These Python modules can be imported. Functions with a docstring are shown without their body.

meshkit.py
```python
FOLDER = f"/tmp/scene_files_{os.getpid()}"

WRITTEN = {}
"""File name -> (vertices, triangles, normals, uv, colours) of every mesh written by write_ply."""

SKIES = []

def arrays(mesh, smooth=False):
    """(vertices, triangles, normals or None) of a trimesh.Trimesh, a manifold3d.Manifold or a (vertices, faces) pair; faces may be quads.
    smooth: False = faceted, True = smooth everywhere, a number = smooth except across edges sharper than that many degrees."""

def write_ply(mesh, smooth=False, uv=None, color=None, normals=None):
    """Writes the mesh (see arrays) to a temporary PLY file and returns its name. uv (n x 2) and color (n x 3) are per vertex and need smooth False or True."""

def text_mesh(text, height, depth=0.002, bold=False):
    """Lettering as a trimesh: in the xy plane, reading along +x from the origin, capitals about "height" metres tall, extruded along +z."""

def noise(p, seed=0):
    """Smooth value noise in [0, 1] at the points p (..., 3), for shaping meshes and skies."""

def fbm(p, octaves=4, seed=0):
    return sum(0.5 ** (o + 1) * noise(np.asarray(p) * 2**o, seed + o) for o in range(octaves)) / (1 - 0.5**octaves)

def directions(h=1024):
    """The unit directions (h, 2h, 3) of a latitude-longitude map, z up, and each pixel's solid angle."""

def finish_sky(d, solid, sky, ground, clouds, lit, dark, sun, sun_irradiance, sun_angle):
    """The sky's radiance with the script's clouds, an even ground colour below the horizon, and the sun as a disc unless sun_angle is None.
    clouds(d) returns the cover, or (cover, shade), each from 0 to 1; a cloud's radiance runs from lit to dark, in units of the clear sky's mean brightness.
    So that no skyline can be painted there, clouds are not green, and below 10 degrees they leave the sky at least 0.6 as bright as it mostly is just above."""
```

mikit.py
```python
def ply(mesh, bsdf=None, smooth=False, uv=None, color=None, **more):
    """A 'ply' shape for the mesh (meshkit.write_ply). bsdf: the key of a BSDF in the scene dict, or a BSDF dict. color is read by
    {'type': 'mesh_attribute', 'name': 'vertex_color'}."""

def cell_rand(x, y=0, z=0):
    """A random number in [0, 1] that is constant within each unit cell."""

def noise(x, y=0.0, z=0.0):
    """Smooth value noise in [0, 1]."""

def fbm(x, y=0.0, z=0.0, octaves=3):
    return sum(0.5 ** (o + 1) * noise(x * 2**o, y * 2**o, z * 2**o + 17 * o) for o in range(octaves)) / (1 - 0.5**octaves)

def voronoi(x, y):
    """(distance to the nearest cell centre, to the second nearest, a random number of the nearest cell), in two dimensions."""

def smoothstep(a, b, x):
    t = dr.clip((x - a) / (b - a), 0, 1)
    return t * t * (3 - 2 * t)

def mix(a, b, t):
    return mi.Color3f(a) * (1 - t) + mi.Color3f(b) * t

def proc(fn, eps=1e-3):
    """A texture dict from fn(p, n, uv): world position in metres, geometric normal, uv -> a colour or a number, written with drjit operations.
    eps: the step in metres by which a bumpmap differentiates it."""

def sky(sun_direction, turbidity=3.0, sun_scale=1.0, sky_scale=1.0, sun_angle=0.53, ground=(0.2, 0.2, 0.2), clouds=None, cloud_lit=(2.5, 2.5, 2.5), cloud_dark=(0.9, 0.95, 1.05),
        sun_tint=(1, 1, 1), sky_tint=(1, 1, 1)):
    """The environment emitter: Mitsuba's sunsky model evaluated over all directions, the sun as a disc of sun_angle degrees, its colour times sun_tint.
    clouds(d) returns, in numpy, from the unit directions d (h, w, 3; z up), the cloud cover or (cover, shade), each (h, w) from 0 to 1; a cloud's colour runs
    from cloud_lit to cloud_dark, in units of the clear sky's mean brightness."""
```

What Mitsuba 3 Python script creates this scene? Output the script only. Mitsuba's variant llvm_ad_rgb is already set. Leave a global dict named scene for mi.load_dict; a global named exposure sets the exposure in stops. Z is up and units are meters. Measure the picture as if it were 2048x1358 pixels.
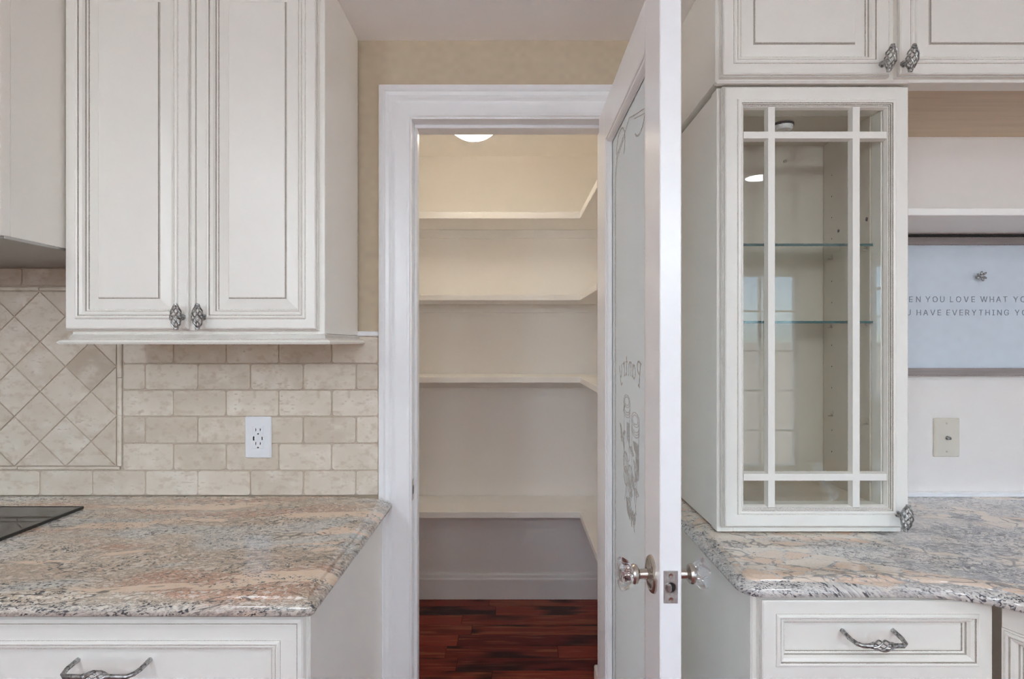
import math, random
import numpy as np, trimesh, drjit as dr, mitsuba as mi, mikit, meshkit
from mikit import proc, fbm, noise, voronoi, smoothstep, mix, cell_rand
from shapely.geometry import Polygon, LineString, Point, box as sbox
from shapely.ops import unary_union
from shapely import affinity
T = mi.ScalarTransform4f
scene, labels = {}, {}
random.seed(4); R = np.random.default_rng(4)

# ------------------------------------------------------------------ camera, daylight, ceiling lamps, exposure
exposure = 1.15
scene['camera'] = {'type': 'perspective', 'fov': 2 * math.degrees(math.atan(1024 / 1107)), 'fov_axis': 'x', 'near_clip': 0.02, 'far_clip': 200,
                   'principal_point_offset_y': -6 / 1358, 'to_world': T().look_at([0, 0, 1.37], [0, 1, 1.37], [0, 0, 1])}
scene['sky'] = mikit.sky((-0.35, 0.75, 0.75), turbidity=3.0, sun_scale=5.0, sky_scale=5.5, ground=(0.42, 0.42, 0.42), sun_tint=(0.93, 0.98, 1.05))
CAN_POWER = (5.0, 5.7, 6.25)
FILL_POWER = (15.6, 17.8, 19.5)
FILL_PENDANTS = [(-1.15, -1.2), (-0.1, -1.35), (0.95, -1.5)]
CANS = [(1.35, -0.39), (-1.25, -0.25), (0.05, -0.75), (-1.3, -1.9), (1.35, -1.9), (0.05, -2.1)]  # first two inferred from reflection and knob shadow, the rest added for even light
DOME_POWER = (5.6, 5.1, 4.2)

# ------------------------------------------------------------------ materials
def pr(rgb, rough=0.5, metal=0.0, **k):
    c = rgb if isinstance(rgb, dict) else {'type': 'rgb', 'value': list(rgb)}
    d = {'type': 'principled', 'base_color': c, 'roughness': rough, 'metallic': metal}
    d.update(k)
    return {'type': 'twosided', 'bsdf': d}

PAINT, GLAZE = (0.80, 0.78, 0.725), (0.17, 0.13, 0.10)
scene['m_cream'] = pr(proc(lambda p, n, uv: mix(PAINT, GLAZE, dr.clip(uv.x, 0, 1) * (0.75 + 0.25 * noise(p.x * 40, p.y * 40, p.z * 40)))), 0.33, specular=0.45)
scene['m_cream_plain'] = pr(PAINT, 0.36, specular=0.45)
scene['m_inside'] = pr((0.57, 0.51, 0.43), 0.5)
scene['m_white'] = pr((0.84, 0.84, 0.85), 0.3, specular=0.5)
scene['m_shelfwhite'] = pr((0.85, 0.83, 0.80), 0.45)
scene['m_ceiling'] = pr((0.86, 0.83, 0.80), 0.9)
scene['m_tan'] = pr(proc(lambda p, n, uv: mi.Color3f(0.55, 0.455, 0.335) * (0.95 + 0.1 * noise(p.x * 60, p.y * 60, p.z * 60))), 0.8)
scene['m_farwall'] = pr((0.66, 0.63, 0.58), 0.8)
scene['m_pantrywall'] = pr((0.89, 0.865, 0.83), 0.75)
scene['m_nichewall'] = pr((0.80, 0.76, 0.73), 0.6)
scene['m_rawwood'] = pr(proc(lambda p, n, uv: mi.Color3f(0.60, 0.49, 0.37) * (0.9 + 0.2 * noise(p.x * 5, p.y * 90, p.z * 90))), 0.6)
scene['m_grout'] = pr(proc(lambda p, n, uv: mi.Color3f(0.50, 0.42, 0.34) * (0.85 + 0.3 * noise(p.x * 250, p.z * 250, p.y * 10))), 0.95)
scene['m_steel'] = pr((0.42, 0.41, 0.40), 0.38, 1.0)
scene['m_nickel'] = pr((0.56, 0.51, 0.46), 0.28, 1.0)
scene['m_pewter'] = pr(proc(lambda p, n, uv: mix((0.46, 0.455, 0.445), (0.17, 0.17, 0.17), smoothstep(0.40, 0.75, fbm(p.x * 260, p.y * 260, p.z * 260, 2)))), 0.36, 0.92)
scene['m_latch'] = pr(proc(lambda p, n, uv: mix((0.50, 0.47, 0.45), (0.30, 0.27, 0.25), fbm(p.x * 300, p.y, p.z * 120, 3))), 0.5, 0.6)
scene['m_dark'] = pr((0.012, 0.012, 0.012), 0.35)
scene['m_black_glass'] = pr((0.010, 0.010, 0.011), 0.04, specular=0.6)
scene['m_plate_white'] = pr((0.80, 0.81, 0.84), 0.25)
scene['m_plate_ivory'] = pr((0.66, 0.61, 0.53), 0.3)
scene['m_signface'] = pr(proc(lambda p, n, uv: mi.Color3f(0.60, 0.66, 0.73) * (0.97 + 0.06 * noise(p.x * 50, p.y, p.z * 50))), 0.7)
scene['m_signtext'] = pr((0.22, 0.245, 0.285), 0.7)
scene['m_signwood'] = pr(proc(lambda p, n, uv: mix((0.36, 0.32, 0.31), (0.22, 0.19, 0.18), fbm(p.x * 9, p.y * 60, p.z * 130, 3))), 0.8)
scene['m_etch'] = pr((0.45, 0.435, 0.41), 0.6)
scene['m_teal'] = pr((0.015, 0.075, 0.08), 0.1)
scene['m_pane'] = {'type': 'thindielectric', 'int_ior': 1.5, 'specular_transmittance': {'type': 'rgb', 'value': [0.93, 0.95, 0.93]}}
scene['m_shelfglass'] = {'type': 'thindielectric', 'int_ior': 1.5, 'specular_transmittance': {'type': 'rgb', 'value': [0.90, 0.95, 0.93]}}
scene['m_crystal'] = {'type': 'dielectric', 'int_ior': 1.52}
scene['m_frosted'] = {'type': 'principledthin', 'base_color': {'type': 'rgb', 'value': [0.92, 0.985, 1.0]}, 'roughness': 0.25, 'diff_trans': 0.15, 'spec_trans': 0.0, 'eta': 1.5}
scene['m_lens'] = pr((0.85, 0.85, 0.82), 0.4)

def travertine(p, n, uv):
    s = uv.x * 37.0
    a = fbm(p.x * 16 + s, p.z * 22 + s, p.y * 16, 4)
    b = fbm(p.x * 55 + 9 + s, p.z * 80, p.y * 40, 3)
    c = mix((0.66, 0.585, 0.49), (0.47, 0.385, 0.30), uv.y)
    c = mix(c, (0.78, 0.725, 0.645), smoothstep(0.4, 0.85, a) * 0.7)
    c = mix(c, (0.45, 0.345, 0.25), smoothstep(0.5, 0.85, b) * 0.45)
    pit = smoothstep(0.74, 0.86, noise(p.x * 90 + s, p.z * 190, 3.0)) * smoothstep(0.5, 0.7, a)
    return mix(c, (0.40, 0.32, 0.24), pit * 0.5)
scene['m_travertine'] = pr(proc(travertine), 0.62)

def grains(X, Y):
    """Crystal grain of granite: two sizes of cells with wobbly edges -> (random of the coarse cell, of the fine cell, edge distance of the coarse one)."""
    jx, jy = noise(X * 260, Y * 260, 2.0) - 0.5, noise(X * 260 + 11, Y * 260, 4.0) - 0.5
    kx, ky = noise(X * 80, Y * 80, 6.0) - 0.5, noise(X * 80 + 11, Y * 80, 8.0) - 0.5
    a1, a2, ra = voronoi((X + 0.005 * jx + 0.006 * kx) * 210, (Y + 0.005 * jy + 0.006 * ky) * 240)
    b1, b2, rb_ = voronoi((X + 0.002 * jx) * 520, (Y + 0.002 * jy) * 560)
    return ra, rb_, a2 - a1
def granite_beige(p, n, uv):
    x0, y0 = p.x - 0.7 * (p.z - 0.9), p.y + 0.9 * (p.z - 0.9)
    x, y = 0.995 * x0 + 0.10 * y0, -0.10 * x0 + 0.995 * y0
    X = x + 0.07 * (fbm(x * 4, y * 6, 1.0, 2) - 0.5)
    Y = y + 0.10 * (fbm(x * 3 + 20, y * 5, 7.0, 3) - 0.5)
    ra, rf, ed = grains(X * 0.6, Y)
    band = fbm(X * 2.6, Y * 9.0, 3.0, 3); band2 = fbm(X * 3.0 + 31, Y * 10, 5.0, 3)
    c = mix((0.54, 0.445, 0.355), (0.48, 0.385, 0.30), smoothstep(0.4, 0.6, band2))
    c = mix(c, (0.50, 0.30, 0.215), smoothstep(0.53, 0.66, band) * 0.85)
    rim = smoothstep(0.905, 0.893, p.z)
    pale = dr.maximum(smoothstep(0.47, 0.37, band), rim * 0.55)
    c = mix(c, (0.54, 0.535, 0.51), pale * 0.85)
    c = c * (0.60 + 0.62 * rf) * (0.84 + 0.30 * ra)
    c = mix(c, (0.68, 0.63, 0.56), smoothstep(0.78, 0.81, ra) * 0.6)
    rib = fbm(X * 3.5 + 3, Y * 17 + 9, 2.0, 3)
    c = mix(c, mix((0.74, 0.54, 0.40), (0.72, 0.60, 0.48), rf), smoothstep(0.635, 0.66, rib) * 0.9)
    clump = fbm(X * 8 + 5, Y * 24, 9.0, 3)
    dk = smoothstep(0.29, 0.24, ra * 0.6 + rf * 0.4) * smoothstep(0.37, 0.52, clump + 0.10 * pale)
    c = mix(c, (0.045, 0.05, 0.06), dk * 0.93)
    vein = dr.abs(fbm(X * 5 + 40, Y * 19, 2.5, 4) - 0.5)
    return mix(c, (0.07, 0.062, 0.06), smoothstep(0.012, 0.003, vein) * smoothstep(0.46, 0.62, noise(X * 9, Y * 20, 6.0)) * 0.8)
def granite_grey(p, n, uv):
    x0, y0 = p.x + 0.8 * (p.z - 0.9), p.y + 0.8 * (p.z - 0.9)
    x, y = 0.96 * x0 - 0.28 * y0, 0.28 * x0 + 0.96 * y0
    X = x + 0.06 * (fbm(x * 7, y * 9, 1.0, 3) - 0.5)
    Y = y + 0.07 * (fbm(x * 6 + 20, y * 9, 7.0, 3) - 0.5)
    ra, rf, ed = grains(X * 0.8, Y)
    rim = smoothstep(0.9122, 0.897, p.z)
    zone = fbm(X * 3.0 + 2.3, Y * 8.0 + 1.1, 3.0, 3)
    c = mix((0.56, 0.53, 0.505), (0.37, 0.37, 0.385), smoothstep(0.44, 0.62, (1 - 0.3 * rim) * fbm(X * 5 + 7, Y * 15, 5.0, 3)))
    c = c * (0.66 + 0.55 * rf) * (0.86 + 0.28 * ra)
    c = mix(c, (0.70, 0.66, 0.61), smoothstep(0.74, 0.78, ra) * 0.7)
    clump = fbm(X * 9 + 5, Y * 22, 9.0, 3)
    c = mix(c, (0.06, 0.062, 0.075), smoothstep(0.31, 0.25, ra * 0.6 + rf * 0.4) * smoothstep(0.34, 0.50, clump) * 0.93)
    d1, d2, r1 = voronoi((X + 0.012 * (ra - 0.5)) * 13, (Y + 0.006 * (rf - 0.5)) * 30)
    zone = zone - 0.34 * rim
    big = smoothstep(0.44, 0.50, zone + 0.16 * (r1 - 0.5)) * smoothstep(0.03, 0.10, d2 - d1)
    peach = mix((0.70, 0.53, 0.41), (0.73, 0.645, 0.55), smoothstep(0.3, 0.7, r1)) * (0.93 + 0.12 * rf)
    c = mix(c, peach, big * 0.92)
    vein = dr.abs(fbm(X * 8 + 40, Y * 17, 2.5, 4) - 0.5)
    return mix(c, (0.15, 0.145, 0.15), smoothstep(0.020, 0.005, vein) * 0.72 * (1 - rim))
scene['m_granite_beige'] = pr(proc(granite_beige), 0.09, specular=0.55)
scene['m_granite_grey'] = pr(proc(granite_grey), 0.09, specular=0.55)

def redwood(p, n, uv):
    s = uv.x * 91.0
    g = fbm(p.x * 5 + s, p.y * 85 + s, s, 4)
    k = fbm(p.x * 3.5 + s + 3, p.y * 16, s, 3)
    c = mix((0.10, 0.009, 0.007), (0.25, 0.038, 0.018), uv.y)
    c = mix(c, (0.30, 0.105, 0.045), smoothstep(0.52, 0.74, g) * 0.65)
    return mix(c, (0.010, 0.004, 0.004), smoothstep(0.50, 0.70, k) * 0.85)
scene['m_redwood'] = pr(proc(redwood), 0.42, specular=0.3)

# ------------------------------------------------------------------ helpers
used = {}
def num(key):
    k = used.get(key, 0); used[key] = k + 1
    return key if k == 0 else '%s_%03d' % (key, k)
def obj(key, mesh, bsdf, parent=None, smooth=False, uv=None, label=None, **more):
    key = num((parent + '__' if parent else '') + key)
    if isinstance(mesh, tuple) and len(mesh) == 3:
        mesh, uv = mesh[:2], mesh[2]
    scene[key] = mikit.ply(mesh, bsdf, smooth=smooth, uv=uv, **more)
    if label: labels[key] = {'label': label}
    return key
def thing(key, label, cat, group=None):
    key = num(key); tag(key, label, cat, group)
    return key
def tag(key, label, cat, group=None, kind=None):
    labels[key] = {'label': label, 'category': cat}
    if group: labels[key]['group'] = group
    if kind: labels[key]['kind'] = kind
def struct(key, mesh, m, label, cat, **k):
    o = obj(key, mesh, m, **k); tag(o, label, cat, kind='structure')
    return o

def cat(ms):
    v, f, o = [], [], 0
    for m in ms:
        mv, mf = (np.array(m.vertices), np.array(m.faces)) if hasattr(m, 'vertices') else (np.asarray(m[0]), np.asarray(m[1]))
        v.append(mv); f.append(mf + o); o += len(mv)
    return trimesh.Trimesh(np.vstack(v), np.vstack(f), process=False)
def bx(x0, x1, y0, y1, z0, z1):
    m = trimesh.creation.box([x1 - x0, y1 - y0, z1 - z0]); m.apply_translation([(x0 + x1) / 2, (y0 + y1) / 2, (z0 + z1) / 2])
    return m
def rb(x0, x1, y0, y1, z0, z1, b=0.002):
    P = []
    for x, sx in ((x0, 1), (x1, -1)):
        for y, sy in ((y0, 1), (y1, -1)):
            for z, sz in ((z0, 1), (z1, -1)):
                P += [(x, y + sy * b, z + sz * b), (x + sx * b, y, z + sz * b), (x + sx * b, y + sy * b, z)]
    return trimesh.Trimesh(P).convex_hull
def tube(path, r, n=10, cap=True):
    P = np.asarray(path, float); k = len(P); rr = np.broadcast_to(np.asarray(r, float), (k,))
    t = np.gradient(P, axis=0); t /= np.linalg.norm(t, axis=1, keepdims=True)
    a = np.cross(t[0], [0.3, 0.5, 0.8]); a /= np.linalg.norm(a); V = []
    for i in range(k):
        a = a - t[i] * (a @ t[i]); a /= np.linalg.norm(a); b = np.cross(t[i], a)
        w = np.arange(n) * 2 * np.pi / n
        V.append(P[i] + rr[i] * (np.cos(w)[:, None] * a + np.sin(w)[:, None] * b))
    V = np.vstack(V); F = []
    for i in range(k - 1):
        for j in range(n):
            q = [i * n + j, i * n + (j + 1) % n, (i + 1) * n + (j + 1) % n, (i + 1) * n + j]
            F += [[q[0], q[1], q[2]], [q[0], q[2], q[3]]]
    if cap:
        for i in (0, k - 1):
            V = np.vstack([V, P[i]]); c = len(V) - 1
            F += [[c, i * n + j, i * n + (j + 1) % n] for j in range(n)]
    return trimesh.Trimesh(V, F, process=False)
def lathe(prof, n=32):
    m = trimesh.creation.revolve(np.asarray(prof, float), sections=n); return m
def turn(m, axis, deg, at=(0, 0, 0)):
    m = m.copy(); m.apply_transform(trimesh.transformations.rotation_matrix(math.radians(deg), axis, at)); return m
def shift(m, v):
    m = m.copy(); m.apply_translation(v); return m
def loft(loops, close=True, cap=False):
    L = [np.asarray(l, float) for l in loops]; n = len(L[0]); V = np.vstack(L); F = []
    for i in range(len(L) - 1):
        for j in range(n if close else n - 1):
            a, b = i * n + j, i * n + (j + 1) % n
            F += [[a, b, b + n], [a, b + n, a + n]]
    if cap:
        o = (len(L) - 1) * n
        F += [[o, o + j, o + j + 1] for j in range(1, n - 1)]
    return trimesh.Trimesh(V, F, process=False)
def offset_poly(P, d):
    """Moves every edge i (P[i] to P[i+1], counter-clockwise) inwards by d[i]."""
    P = np.asarray(P, float); n = len(P); d = np.broadcast_to(np.asarray(d, float), (n,)); out = []
    E = np.roll(P, -1, 0) - P; E /= np.linalg.norm(E, axis=1, keepdims=True); N = np.stack([-E[:, 1], E[:, 0]], 1)
    for i in range(n):
        a, b = i - 1, i
        M = np.array([N[a], N[b]]); rhs = np.array([N[a] @ P[i] + d[a], N[b] @ P[i] + d[b]])
        if abs(np.linalg.det(M)) < 1e-4:
            out.append(P[i] + N[b] * d[b])
        else:
            out.append(np.linalg.solve(M, rhs))
    return np.array(out)
def panel(u0, u1, v0, v1, prof, close=True, pts=None):
    """Nested rectangles from prof [(inset, out, glaze of the strip that ends here)] -> (vertices in u, v, out; faces; uv)."""
    def ring(d, o):
        return [(u0 + d, v0 + d, o), (u1 - d, v0 + d, o), (u1 - d, v1 - d, o), (u0 + d, v1 - d, o)]
    V, F, G = [], [], []
    for a, b in zip(prof[:-1], prof[1:]):
        o = len(V); V += ring(*a[:2]) + ring(*b[:2]); g = b[2] if len(b) > 2 else 0.0; G += [(g, 0)] * 8
        for j in range(4):
            p, q = o + j, o + (j + 1) % 4
            F += [[p, q, q + 4], [p, q + 4, p + 4]]
    if close:
        o = len(V); V += ring(*prof[-1][:2]); G += [(0, 0)] * 4; F += [[o, o + 1, o + 2], [o, o + 2, o + 3]]
    return np.array(V, float), np.array(F), np.array(G, float)
def front(m, Y):
    v = m[0]; return np.stack([v[:, 0], Y - v[:, 2], v[:, 1]], 1), m[1], m[2]
def basis(m, O, U, N):
    v = m[0]; O, U, N = (np.asarray(a, float) for a in (O, U, N))
    return O + v[:, :1] * U + v[:, 1:2] * np.array([0, 0, 1.0]) + v[:, 2:3] * N, m[1], m[2]

# ------------------------------------------------------------------ room shell
LEFT, RIGHT, REAR, CEIL = -2.7, 3.2, -3.0, 2.275
WY, WB = 1.66, 1.78                    # kitchen face and pantry face of the wall with the pantry door
JL, JR, JH = -0.30, 0.275, 2.0377      # door jambs and head
wall_back = struct('wall_back', cat([bx(LEFT, JL - 0.018, WY, WB, 0, 2.5), bx(JR + 0.018, RIGHT, WY, WB, 0, 2.5), bx(JL - 0.018, JR + 0.018, WY, WB, JH + 0.018, 2.5)]), 'm_tan',
                   'tan painted kitchen wall around the pantry doorway', 'wall')
struct('ceiling', bx(LEFT, RIGHT, REAR, WY, CEIL, CEIL + 0.12), 'm_ceiling', 'plain matte off-white ceiling above the pantry doorway and cabinets', 'ceiling')
floor = struct('floor', cat([bx(LEFT, RIGHT, REAR, WY - 0.01, -0.1, 0.0), bx(-0.9, 0.75, WY - 0.01, 3.1, -0.1, -0.012)]), 'm_redwood', 'dark red hardwood floor running into the pantry', 'floor',
               uv=np.tile([[0.3, 0.35]], (16, 1)))
struct('wall_left', bx(LEFT - 0.12, LEFT, REAR, WB, 0, 2.5), 'm_farwall', 'tan side wall beyond the cooktop', 'wall')
struct('wall_right', cat([bx(RIGHT, RIGHT + 0.12, REAR, -2.4, 0, 2.5), bx(RIGHT, RIGHT + 0.12, -2.4, -0.2, 0, 0.85), bx(RIGHT, RIGHT + 0.12, -2.4, -0.2, 2.1, 2.5), bx(RIGHT, RIGHT + 0.12, -0.2, WB, 0, 2.5)]), 'm_farwall', 'pale side wall beyond the niche with a wide added window', 'wall')
# wall behind the viewer with glazed garden doors and a wide window added for daylight
GX = [(-2.2, -0.5, 0.85, 2.1), (1.75, 2.95, 0.06, 2.1)]
struct('wall_rear', cat([bx(LEFT, -2.2, REAR - 0.12, REAR, 0, 2.5), bx(-2.2, -0.5, REAR - 0.12, REAR, 0, 0.85), bx(-2.2, -0.5, REAR - 0.12, REAR, 2.1, 2.5), bx(-0.5, 1.75, REAR - 0.12, REAR, 0, 2.5),
                         bx(1.75, 2.95, REAR - 0.12, REAR, 0, 0.06), bx(1.75, 2.95, REAR - 0.12, REAR, 2.1, 2.5), bx(2.95, RIGHT, REAR - 0.12, REAR, 0, 2.5)]), 'm_farwall', 'pale wall opposite the pantry with window openings', 'wall')
def window(n, a, b, c, d, label, put):
    w = num('window_%d' % n); tag(w, label, 'window', kind='structure')
    obj('frame', cat([put(a, b, c, c + 0.05, 0.03), put(a, b, d - 0.05, d, 0.03), put(a, a + 0.05, c + 0.05, d - 0.05, 0.03), put(b - 0.05, b, c + 0.05, d - 0.05, 0.03)]), 'm_white', w)
    nx = round((b - a) / 0.36)
    for i in range(1, nx):
        x = a + (b - a) * i / nx; wd = 0.05 if i == nx // 2 else 0.012
        obj('mullion', put(x - wd, x + wd, c + 0.05, d - 0.05, 0.04), 'm_white', w)
    for i in range(1, 5):
        z = c + (d - c) * i / 5; obj('glazing_bar', put(a + 0.05, b - 0.05, z - 0.01, z + 0.01, 0.042), 'm_white', w)
rear = lambda a, b, c, d, q: bx(a, b, REAR - 0.12 + q, REAR - q, c, d)
window(1, *GX[0], 'wide white mullioned window added unseen for daylight, opposite the cooktop', rear)  # unseen opening added to bring more daylight into the room
window(2, *GX[1], 'white mullioned garden doors opposite the glass cabinet', rear)
window(3, -2.4, -0.2, 0.85, 2.1, 'wide white mullioned window added unseen for daylight, in the side wall nearest the niche', lambda a, b, c, d, q: bx(RIGHT + q, RIGHT + 0.12 - q, a, b, c, d))  # unseen opening added to light cabinet sides that face this wall

# pantry shell
struct('wall_pantry_back', bx(-0.87, 0.73, 2.965, 3.08, 0, 2.5), 'm_pantrywall', 'pale wall at the back of the pantry behind the shelves', 'wall')
struct('wall_pantry_left', bx(-0.87, -0.75, WB, 2.965, 0, 2.5), 'm_pantrywall', 'pale side wall of the pantry hidden by the door frame', 'wall')
struct('wall_pantry_right', cat([bx(0.61, 0.73, WB, 2.965, 0, 2.5), bx(0.335, 0.61, WB, 2.15, 0, 2.367)]), 'm_pantrywall', 'pale side wall of the pantry with a short return', 'wall')
struct('ceiling_pantry', bx(-0.87, 0.73, WB, 3.08, 2.367, 2.5), 'm_pantrywall', 'pale pantry ceiling with a dome lamp', 'ceiling')
def base_strip(x0, x1, y, h=0.135):
    P = [(0, 0), (0.014, 0), (0.014, h - 0.03), (0.010, h - 0.022), (0.008, h - 0.008), (0.004, h), (0, h)]
    return loft([[(x0, y - d, z) for d, z in P], [(x1, y - d, z) for d, z in P]], True)
struct('baseboard_back', base_strip(-0.75, 0.61, 2.965), 'm_shelfwhite', 'white baseboard along the back of the pantry floor', 'baseboard')
b_ = base_strip(-2.15, -1.765, 0.335)
b_ = trimesh.Trimesh(np.stack([b_.vertices[:, 1] - 0.0, -b_.vertices[:, 0] + 0.014, np.minimum(b_.vertices[:, 2], 0.11)], 1), b_.faces, process=False)
struct('baseboard_right', b_, 'm_shelfwhite', 'end of a white baseboard beside the open pantry door', 'baseboard')
# floor planks
W_ = 0.094; y = 1.655; row = 0
while y < 2.95:
    y1 = min(y + W_, 2.951); x = -0.75 - R.uniform(0, 0.5)
    while x < 0.605:
        x1 = x + R.uniform(0.45, 0.95); a, b = max(x, -0.748), min(x1, 0.608)
        if y < 2.16: b = min(b, 0.32)
        if b - a > 0.03:
            m = rb(a + 0.0006, b - 0.0006, y + 0.0006, y1 - 0.0006, -0.012, R.uniform(-0.0008, 0.0), 0.0012)
            obj('plank', m, 'm_redwood', floor, uv=np.tile([[R.uniform(), R.uniform() ** 1.3]], (len(m.vertices), 1)))
        x = x1
    y = y1

# door casing and jamb
CX0, CX1, CZ = -0.3968, 0.372, 2.1368
cp = [(0, 0), (0, 0.015), (0.002, 0.018), (0.014, 0.019), (0.018, 0.017), (0.020, 0.014), (0.030, 0.0125), (0.034, 0.015), (0.040, 0.0155), (0.046, 0.012), (0.052, 0.010), (0.080, 0.008), (0.084, 0.0095), (0.090, 0.0095), (0.0935, 0.006), (0.0935, 0)]
def legs(pts): return [[(CX0 + d, WY - o, 0), (CX0 + d, WY - o, CZ - d)] for d, o in pts]
trim1 = num('trim_1'); tag(trim1, 'white moulded casing around the pantry doorway', 'door casing', kind='structure')
obj('side_casing', loft(legs(cp), False), 'm_white', trim1, smooth=30)
obj('side_casing', loft([[(CX1 - d, WY - o, 0), (CX1 - d, WY - o, CZ - d)] for d, o in cp], False), 'm_white', trim1, smooth=30)
obj('head_casing', loft([[(CX0 + d, WY - o, CZ - d), (CX1 - d, WY - o, CZ - d)] for d, o in cp], False), 'm_white', trim1, smooth=30)
trim2 = num('trim_2'); tag(trim2, 'white door jamb lining the pantry opening', 'door jamb', kind='structure')
obj('side_jamb', rb(JL - 0.018, JL, WY - 0.006, WB, 0, JH, 0.001), 'm_white', trim2)
obj('side_jamb', rb(JR, JR + 0.018, WY - 0.006, WB, 0, JH, 0.001), 'm_white', trim2)
obj('head_jamb', rb(JL - 0.018, JR + 0.018, WY - 0.006, WB, JH, JH + 0.018, 0.001), 'm_white', trim2)
obj('stop', rb(JL, JL + 0.010, 1.695, 1.73, 0, JH - 0.011, 0.002), 'm_white', trim2)
obj('stop', rb(JR - 0.003, JR, 1.695, 1.73, 0, JH - 0.011, 0.0005), 'm_white', trim2)
obj('stop', rb(JL, JR, 1.695, 1.73, JH - 0.011, JH, 0.002), 'm_white', trim2)
sp = obj('strike_plate', rb(JL - 0.0005, JL + 0.0012, 1.662, 1.688, 0.895, 0.957, 0.0004), 'm_nickel', trim2, label='small metal strike plate on the jamb')
obj('latch_hole', rb(JL + 0.0008, JL + 0.0016, 1.668, 1.682, 0.913, 0.938, 0.0002), 'm_dark', sp)

# ------------------------------------------------------------------ pantry door, open towards the kitchen
DX0, DX1, DY0, DY1, DZ = 0.259, 0.297, 0.97, 1.648, 2.037
door = num('door_1'); tag(door, 'open white pantry door with a frosted etched glass panel', 'door', kind='structure')
SW = 0.108
obj('stile', rb(DX0, DX1, DY0, DY0 + SW, 0.012, DZ, 0.0015), 'm_white', door)
obj('stile', rb(DX0, DX1, DY1 - SW, DY1, 0.012, DZ, 0.0015), 'm_white', door)
obj('rail', rb(DX0, DX1, DY0 + SW, DY1 - SW, DZ - 0.10, DZ, 0.001), 'm_white', door)
obj('rail', rb(DX0, DX1, DY0 + SW, DY1 - SW, 0.012, 0.25, 0.001), 'm_white', door)
mp = [(0, 0), (0.003, 0.0), (0.005, -0.003), (0.009, -0.004), (0.012, -0.008), (0.014, -0.0125), (0.014, -0.017)]
obj('glass_moulding', basis(panel(-(DY1 - SW), -(DY0 + SW), 0.25, DZ - 0.10, mp, False), (DX0, 0, 0), (0, -1, 0), (-1, 0, 0))[:2], 'm_white', door)
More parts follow.
